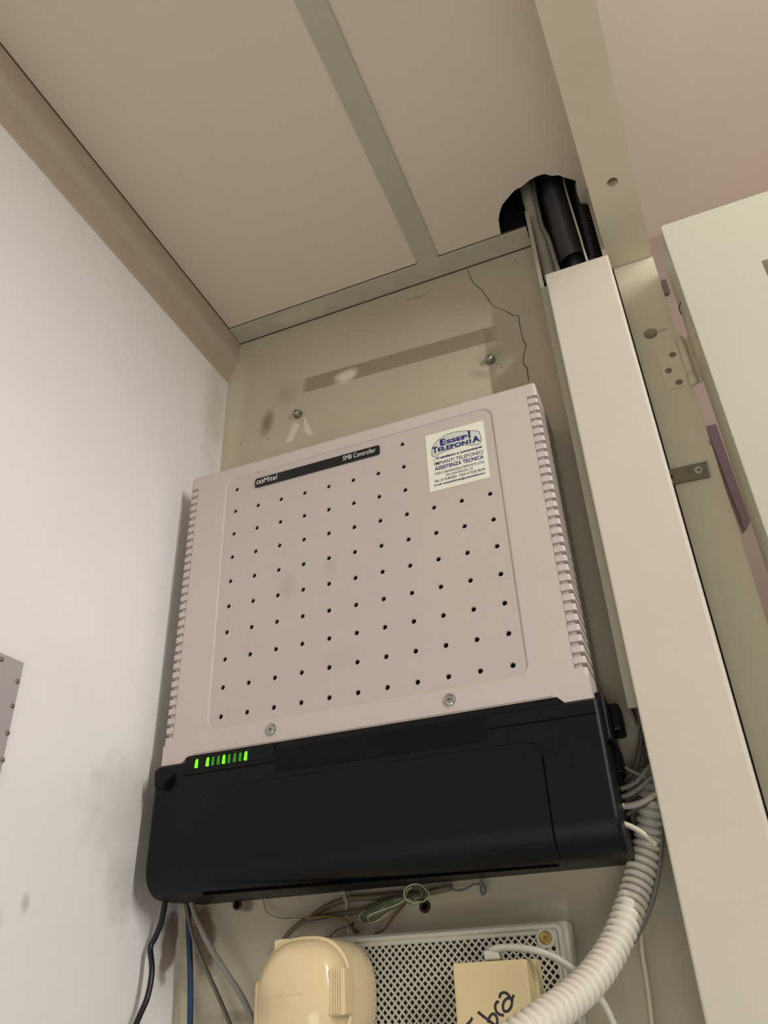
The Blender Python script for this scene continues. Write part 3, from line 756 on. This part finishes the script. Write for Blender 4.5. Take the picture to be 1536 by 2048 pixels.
# ------------------------------------------------------------------ white ribbed conduit at lower right
o = corrugated('white_conduit', [at(1309, 1545, y=.0625), at(1303, 1615, y=.0615), at(1295, 1685, Zc=.566), at(1275, 1765, Zc=.550), at(1253, 1835, Zc=.532), at(1224, 1900, Zc=.515), at(1183, 1959, Zc=.495), at(1137, 2002, Zc=.478), at(1090, 2036, Zc=.462), at(1040, 2070, Zc=.45), at(985, 2105, Zc=.44)], .0080, .0106, .0058, M['cond'], seg=28, sub=8, sharp=.6)
tag(o, 'white ribbed conduit curving down beside the trunking', 'conduit')
def Rr(u, v, y): return at(1150+u/5.12, 1360+v/5.12, y=y)
side = [
 ([(385-40, 1120), (430, 1118), (520, 1100), (620, 1050), (700, 960), (790, 860)], .045, .0019, 'greyc', 'topmost grey cable of the bundle entering the black cover'),
 ([(360, 1210), (430, 1205), (550, 1175), (680, 1090), (770, 1010), (860, 960)], .042, .0019, 'greyc', 'second grey cable of the bundle entering the black cover'),
 ([(360, 1288), (430, 1290), (560, 1288), (690, 1250), (790, 1190), (880, 1130)], .036, .0023, 'greyl', 'lightest grey cable of the bundle entering the black cover'),
 ([(380, 1410), (450, 1400), (540, 1370), (620, 1320), (720, 1260), (820, 1200)], .052, .0020, 'greyd', 'dark lowest grey cable below the lightest one of the bundle'),
 ([(400, 1440), (450, 1458), (560, 1495), (680, 1560), (780, 1635), (838, 1690)], .026, .0019, 'whitec', 'cream cable stub lying across the white ribbed conduit'),
 ([(515, 890), (560, 920), (620, 950), (740, 1005), (840, 1050)], .045, .0014, 'greyc', 'thin grey cable crossing over the bundle beside the trunking'),
 ([(440, 1090), (520, 1030), (600, 930), (650, 800), (672, 650), (690, 500)], .060, .0020, 'greyd', 'grey cable bending up behind the bundle'),
 ([(480, 1240), (600, 1200), (700, 1080), (740, 900), (730, 760), (720, 600)], .064, .0020, 'greyd', 'grey cable rising closest to the trunking edge'),
]
for pts, y, r, m, lab in side:
    P = [Rr(u, v, y) for u, v in pts]
    tag(cable('grey_cable' if m != 'whitec' else 'cream_cable', P, r, M[m]), lab, 'cable')
def Q3(u, v, y): return at(1200+u/2.976, 1360+v/2.976, y=y)
tag(cable('grey_cable', [Q3(362, 800, .060), Q3(362, 900, .060), Q3(352, 1090, .062), Q3(315, 1290, .064), Q3(262, 1430, .066), Q3(200, 1545, .068), Q3(130, 1620, .070)], .0022, M['greyc']), 'grey cable curving behind the white ribbed conduit', 'cable')
tag(cable('beige_cable', [Q3(255, 1350, .073), Q3(243, 1470, .073), Q3(250, 1600, .074), Q3(272, 1740, .075), Q3(292, 1880, .075), Q3(312, 2050, .075), Q3(330, 2250, .075)], .0017, M['whitec']), 'thin beige cord hanging on the wall right of the white conduit', 'cord')

# ------------------------------------------------------------------ cables under the controller, left
def L7(u, v, y): return at(200+u/2.743, 1740+v/2.743, y=y)
tag(cable('black_cable', [L7(362, 120, .030), L7(355, 190, .030), L7(335, 290, .030), L7(300, 375, .028), L7(276, 430, .026), L7(285, 550, .022), L7(262, 690, .018), L7(215, 805, .014), L7(150, 960, .01)], .0023, M['navyc']), 'black cable hanging from the lower left corner of the controller', 'cable')
tag(cable('grey_cable', [L7(262, 420, .040), L7(245, 480, .036), L7(210, 590, .030), L7(168, 700, .024), L7(120, 840, .018), L7(80, 960, .012)], .0009, M['greyd']), 'thin grey cord hanging left of the black cable', 'cord')
tag(cable('blue_cable', [L7(484, 150, .062), L7(486, 300, .062), L7(494, 500, .064), L7(496, 700, .066), L7(494, 845, .066), L7(492, 1000, .066)], .0024, M['bluec']), 'blue cable hanging straight down below the controller', 'cable')
tag(cable('grey_cable', [L7(465, 130, .052), L7(472, 200, .052), L7(490, 290, .054), L7(530, 425, .056), L7(588, 560, .060), L7(650, 695, .064), L7(712, 845, .066), L7(760, 980, .066)], .0017, M['greyd']), 'thinner grey cable slanting right beside the blue cable', 'cable')
tag(cable('grey_cable', [L7(492, 130, .048), L7(508, 200, .048), L7(545, 300, .048), L7(605, 425, .050), L7(690, 560, .052), L7(775, 690, .056), L7(845, 840, .060), L7(900, 980, .062)], .0024, M['greyc']), 'thicker grey cable slanting right towards the ivory box', 'cable')

# ------------------------------------------------------------------ loose wires under the controller
def W5(u, v, y=.070): return at(500+u/3.072, 1740+v/3.072, y=y)
tag(cable('sheathed_cable', [W5(190, 470), W5(215, 420), W5(262, 365), W5(335, 315), W5(440, 288), W5(560, 268), W5(690, 248), W5(800, 200), W5(880, 172)], .0020, M['olive']), 'lower aged brown cable arching down behind the ivory box', 'cable')
tag(cable('sheathed_cable', [W5(380, 290, .072), W5(440, 245, .072), W5(520, 205, .072), W5(610, 178, .072), W5(760, 168, .072), W5(900, 152, .072), W5(1060, 145, .072), W5(1160, 125, .072), W5(1240, 108, .072)], .0023, M['olive']), 'upper aged brown cable running close under the black cover', 'cable')
tag(cable('orange_wire', [W5(340, 298, .066), W5(400, 290, .066), W5(470, 284, .066), W5(540, 292, .066), W5(590, 312, .066), W5(612, 335, .066)], .0009, M['orange']), 'tan orange wire lying along the lower brown cable', 'wire')
t = thing('red_white_wire', W5(85, 190), 'twisted red and white wire hanging at the left under the cover', 'wire')
P = [W5(84, 170), W5(88, 205), W5(100, 250), W5(130, 282), W5(200, 300), W5(270, 298), W5(330, 302)]
cable('wire', P, .0006, M['red'], t); cable('wire', [p+Vector((.0009, -.0004, -.0004)) for p in P], .0005, M['gwhite'], t)
t = thing('brown_wire', W5(940, 225), 'two brown wires curving down from the green wire bundle', 'wire')
cable('wire', [W5(955, 205), W5(930, 240), W5(885, 285), W5(850, 340), W5(800, 380), W5(765, 392)], .0007, M['brown'], t)
cable('wire', [W5(950, 200), W5(912, 245), W5(872, 290), W5(835, 350), W5(790, 384)], .0006, M['red'], t)
t = thing('white_wire_pair', W5(570, 150), 'pair of thin white wires dropping from the black cover edge', 'wire')
cable('wire', [W5(560, 130), W5(575, 170), W5(592, 205), W5(588, 260), W5(598, 320), W5(606, 395)], .0006, M['gwhite'], t)
cable('wire', [W5(572, 130), W5(590, 175), W5(600, 210), W5(596, 262), W5(612, 330), W5(628, 395)], .0006, M['gwhite'], t)
cable('wire', [W5(622, 130), W5(608, 180), W5(598, 250), W5(600, 320), W5(640, 392)], .0005, M['greyd'], t)
tag(cable('dark_wire', [W5(490, 415), W5(520, 380), W5(560, 358), W5(610, 346), W5(630, 350)], .0005, M['brown']), 'fine dark wire looping above the ivory box', 'wire')
t = thing('dark_wire_twist', W5(620, 340), 'short dark twisted wires touching the grille box rim', 'wire')
cable('wire', [W5(600, 330), W5(625, 345), W5(640, 370), W5(655, 390)], .0010, M['brown'], t); cable('wire', [W5(640, 320), W5(620, 350), W5(650, 372), W5(668, 385)], .0008, M['navyc'], t)
t = thing('green_wire_bundle', W5(950, 180, .06), 'coiled green and white wires tied in a knot under the cover', 'wire')
for k in range(11):
    f = k/10; a = random.uniform; m = M['gwhite'] if k % 3 == 0 else M['green']
    yy = .058+.006*random.random()
    P = [W5(965+a(-9, 9), 160+f*18, yy), W5(880+a(-10, 10), 180+f*36+a(-9, 9), yy), W5(780+a(-14, 14), 212+f*50+a(-8, 8), yy-.002), W5(700+f*30, 255+f*35, yy-.002),
         W5(672+f*60, 290+f*14, yy), W5(700+f*40, 322-f*12, yy+.003), W5(780+a(-8, 8), 306-f*30+a(-8, 8), yy+.004), W5(880+a(-8, 8), 235, yy+.004), W5(970, 190, yy)]
    cable('wire', P, .0006, m, t, 6, 8)
for k in range(6):
    cx, cy = 1030+random.uniform(-34, 18), 148+random.uniform(-20, 20); rx, ry = random.uniform(45, 72), random.uniform(38, 66)
    a0 = random.uniform(0, 6.28); yy = .052+.008*random.random()
    P = [W5(cx+rx*math.cos(a0+i*.62), cy+ry*math.sin(a0+i*.62), yy+.0015*math.sin(i*1.3)) for i in range(9)]
    cable('wire', P, .0006, M['gwhite'] if k in (0, 3) else M['green'], t, 6, 8)
t = thing('blue_grey_wire', W5(1380, 90), 'bent blue-grey wire end hooked just under the cover at right', 'wire')
cable('wire', [W5(1225, 112), W5(1270, 125), W5(1320, 118), W5(1370, 92), W5(1420, 84)], .0008, M['bluew'], t)
cable('wire', [W5(1420, 60), W5(1420, 90), W5(1418, 125), W5(1430, 150), W5(1445, 138), W5(1442, 110), W5(1428, 88)], .0010, M['bluew'], t)

# ------------------------------------------------------------------ grille box
gb = thing('grille_box', (.16, WB, -.56), 'grey plastic wall box with a diamond lattice front', 'grille')
gx0, gx1, gz0, gz1, gy = .056, .2590, -.560, -.4105, .052
sl = math.radians(-.3)
boxo('box_body', (gx0+.001, gx1+.0035, gy+.006, WB-.0004, gz0-.001, gz1+.0025), M['grid'], gb, .002)
bm = bmesh.new()
O = rrect(gx0, gx1, gz0, gz1, .0035, 4); 
def ringf(bm, O, I, yo, yi):
    A = [bm.verts.new((x, yo, z)) for x, z in O]; B = [bm.verts.new((x, yi, z)) for x, z in I]; n = len(A)
    for i in range(n): bm.faces.new((A[i], A[(i+1) % n], B[(i+1) % n], B[i]))
    return A, B
I0 = rrect(gx0+.0022, gx1-.0022, gz0+.0022, gz1-.0022, .0028, 4); I1 = rrect(gx0+.0034, gx1-.0034, gz0+.0034, gz1-.0034, .0025, 4); I2 = rrect(gx0+.0055, gx1-.0055, gz0+.0055, gz1-.0055, .0022, 4); I3 = rrect(gx0+.0062, gx1-.0062, gz0+.0062, gz1-.0062, .002, 4)
ringf(bm, O, O, gy+.0075, gy); ringf(bm, O, I0, gy, gy); ringf(bm, I0, I1, gy, gy+.0014); ringf(bm, I1, I2, gy+.0014, gy+.0012); ringf(bm, I2, I3, gy+.0012, gy+.0022)
bmesh.ops.remove_doubles(bm, verts=bm.verts[:], dist=1e-6)
frombm('rim', bm, M['grid'], gb)
boxo('back_panel', (gx0+.003, gx1-.003, gy+.0048, gy+.0058, gz0+.003, gz1-.003), M['gridbk'], gb)
bm = bmesh.new()
ax0, ax1, az0, az1 = gx0+.0058, gx1-.0058, gz0+.0058, gz1-.0058
pw, ph, bw = .00535, .00560, .00120
def clipbar(x_at, s):
    # line x = x_at + s*(z-az0)*pw/ph
    k = s*pw/ph; za, zb2 = az0, az1
    pts = []
    zlo, zhi = az0, az1
    # clip in x
    if k > 0: zlo = max(zlo, az0+(ax0-x_at)/k); zhi = min(zhi, az0+(ax1-x_at)/k)
    else: zlo = max(zlo, az0+(ax1-x_at)/k); zhi = min(zhi, az0+(ax0-x_at)/k)
    if zhi-zlo < .001: return
    p = Vector((x_at+k*(zlo-az0), 0, zlo)); q = Vector((x_at+k*(zhi-az0), 0, zhi)); T = (q-p).normalized(); Nn = Vector((-T.z, 0, T.x))*bw/2
    vs = []
    for y in (gy+.0012+(.00012 if s > 0 else 0), gy+.0028+(.0001 if s > 0 else 0)):
        for c in (p+Nn, q+Nn, q-Nn, p-Nn): vs.append(bm.verts.new((c.x, y, c.z)))
    bm.faces.new(vs[0:4]); 
    for i in range(4): bm.faces.new((vs[i], vs[(i+1) % 4], vs[4+(i+1) % 4], vs[4+i]))
H = az1-az0
i = -60
while i < 90:
    clipbar(ax0+i*pw, 1); clipbar(ax0+i*pw, -1); i += 1
tag(frombm('lattice', bm, M['grid'], gb), 'diamond lattice', kind='stuff')
p = at(1091, 1875, y=gy)
bm = bmesh.new(); tube(bm, [Vector((p.x, gy+.004, p.z)), Vector((p.x, gy+.0006, p.z))], .0068, 24); frombm('screw_boss', bm, M['grid'], gb)
screw('screw', (p.x, gy+.0006, p.z), .0043, M['brass'], gb, .0012)

# ------------------------------------------------------------------ ivory rounded box
iv = thing('ivory_junction_box', (.09, WB, -.455), 'rounded glossy ivory plastic box at the bottom centre-left', 'junction box')
def squircle(cx, cz, a, b, p=3.2, k=96):
    out = []
    for i in range(k):
        t = 2*math.pi*i/k; c, s = math.cos(t), math.sin(t)
        out.append((cx+a*math.copysign(abs(c)**(2/p), c), cz+b*math.copysign(abs(s)**(2/p), s)))
    return out
pl_ = at(521, 1990, y=.005); pr_ = at(703, 1990, y=.005); pt_ = at(640, 1873, y=.008)
icx = (pl_.x+pr_.x)/2; ia = (pr_.x-pl_.x)/2; ib = ia*1.06; icz = pt_.z-ib
def sqstack(name, prof, p=2.55):
    bm = bmesh.new(); rings = []
    for sc_, y, dx in prof: rings.append([bm.verts.new((x, y, z)) for x, z in squircle(icx+dx, icz, ia*sc_, ib*sc_, p)])
    for a, b in zip(rings, rings[1:]):
        n = len(a)
        for i in range(n): bm.faces.new((a[i], a[(i+1) % n], b[(i+1) % n], b[i]))
    bm.faces.new(rings[0][::-1]); bm.faces.new(rings[-1])
    return frombm(name, bm, M['ivory'], iv, True)
sqstack('base', [(.98, gy-.0006, 0), (1.01, .048, 0), (1.01, .030, 0), (.99, .012, 0), (.96, .006, 0)])
sqstack('seam_ring', [(.99, .010, 0), (1.015, .0085, 0), (1.02, .0062, 0), (1.0, .0040, 0), (.97, .004, 0)])
dome = []
for i in range(11):
    t = (math.pi/2)*i/10*.985; dome.append((.965*math.cos(t)**.78 if i else .965, .0045-.0235*math.sin(t), 0))
dome.append((.03, -.0191, 0))
sqstack('lid', dome, 2.45)
# hinge tab at left, catch at right
a1, a2 = at(512, 1958, y=.01), at(512, 2045, y=.01)
bm = bmesh.new(); box(bm, a1.x, a1.x+.012, .006, .016, a2.z-.004, a1.z, .0045, 5); frombm('hinge_tab', bm, M['ivory'], iv, True)
q0, q1 = at(664, 1937, y=-.006), at(697, 2030, y=-.006)
bm = bmesh.new(); box(bm, q0.x, q1.x, -.0120, .004, q1.z, q0.z, .0014, 3); ct = frombm('catch', bm, M['ivory'], iv)
for k in range(4):
    xx = q0.x+.004+k*(q1.x-q0.x-.006)/3.4; bm = bmesh.new(); box(bm, xx, xx+.0010, -.0129, -.0115, q1.z+.001, q0.z-.001, .0004); frombm('ridge', bm, M['ivory'], ct)
# worn embossed maker's mark, unreadable
def lid_y(x, z):
    s_ = (abs((x-icx)/ia)**2.45+abs((z-icz)/ib)**2.45)**(1/2.45)
    c_ = min(1, s_/.965)**(1/.78); return .0045-.0235*math.sqrt(max(0, 1-c_*c_))
for k in range(9):
    c0 = at(556+k*6, 1990-k*.4, y=-.0150); c0 = at(556+k*6, 1990-k*.4, y=lid_y(c0.x, c0.z)); yl = lid_y(c0.x, c0.z); bm = bmesh.new(); h = .0005+.0007*((k*5) % 3)/2
    box(bm, c0.x, c0.x+.0006, yl-.0006, yl+.002, c0.z-h, c0.z+h, .0002); frombm('embossed_stroke', bm, M['ivory'], iv)
c0 = at(577, 1872, y=.03); boxo('cable_entry', (c0.x-.003, c0.x+.010, .012, .026, c0.z-.012, c0.z-.0028), M['ivory'], iv, .002, 3, True)

# ------------------------------------------------------------------ cream box with handwriting
cbx = thing('cream_terminal_box', (.21, .05, -.49), 'yellowed cream box with handwriting, fixed on the lattice', 'terminal box')
fy = .018
f0, f1, f2, f3 = at(904, 1926, y=fy), at(1048, 1918, y=fy), at(1062, 2052, y=fy), at(912, 2060, y=fy)
tx0, tx1, tz = f0.x, f1.x+.0012, (f0.z+f1.z)/2
bm = bmesh.new(); box(bm, tx0, tx1, fy, fy+.018, tz-.062, tz, .0014, 3); frombm('lid', bm, M['cream'], cbx)
bm = bmesh.new(); box(bm, tx0-.0005, tx1+.0022, fy+.0185, gy+.0012, tz-.064, tz+.0004, .0010, 2); frombm('base', bm, M['cream'], cbx)
def hw(u, v):
    p = at(880+u/6.4, 1880+v/6.4, y=fy-.0002); return (p.x, p.z)
hand = [[(765, 745), (768, 705), (800, 675), (845, 678), (885, 715), (910, 760), (930, 768)],
        [(945, 702), (925, 755), (915, 840), (880, 900), (830, 915), (806, 870), (815, 800), (850, 755), (895, 735)],
        [(755, 790), (722, 800), (706, 860), (728, 925), (770, 955), (818, 965)],
        [(485, 920), (560, 982), (640, 1040), (720, 1110)],
        [(615, 1060), (635, 985), (678, 945), (715, 970), (733, 1020), (728, 1090)],
        [(412, 992), (392, 1035), (350, 1080), (320, 1130)], [(340, 1000+75), (420, 1150), (480, 1200)]]
for s_ in hand: stroke('handwriting', [hw(*q) for q in s_], .00085, fy-.0001, M['marker'], cbx, 6)
g0 = [at(975, 1906, y=.030), at(985, 1899, y=.026), at(1010, 1895, y=.024), at(1040, 1896, y=.022), at(1075, 1902, y=.022), at(1110, 1915, y=.027), at(1150, 1942, y=.033), at(1180, 1972, y=.038), at(1203, 2000, y=.040), at(1218, 2028, y=.040), at(1232, 2062, y=.040), at(1245, 2100, y=.04)]
tag(cable('grey_white_cable', g0, .0024, M['greyl']), 'pale grey cable arching out of the cream box over the lattice', 'cable')
o = thing('clear_plug', at(985, 1915, y=.035), 'small clear plastic plug on top of the cream box', 'plug')
boxo('plug_body', (at(972, 1915, y=.03).x, at(1003, 1915, y=.03).x, .024, .036, tz+.0006, tz+.0065), M['greyl'], o, .001)

# ------------------------------------------------------------------ metal panel on the left wall
lp_ = thing('wall_panel', (WL, -.25, -.3), 'grey metal panel edge with small rivets on the left wall', 'panel')
boxo('panel_sheet', (WL, WL+.0022, -.42, -.152, -.75, -.2268), M['platel'], lp_, .0004)
xw = WL+.0022
for (u, v) in ((35, 1363), (25, 1412), (15, 1466), (5, 1520), (3, 1319)):
    c = at(u, v, x=xw); bm = bmesh.new()
    tube(bm, [Vector((xw, c.y, c.z)), Vector((xw+.0006, c.y, c.z)), Vector((xw+.0011, c.y, c.z))], [.0019, .0017, .0008], 14)
    frombm('rivet', bm, M['steeld'], lp_, True)
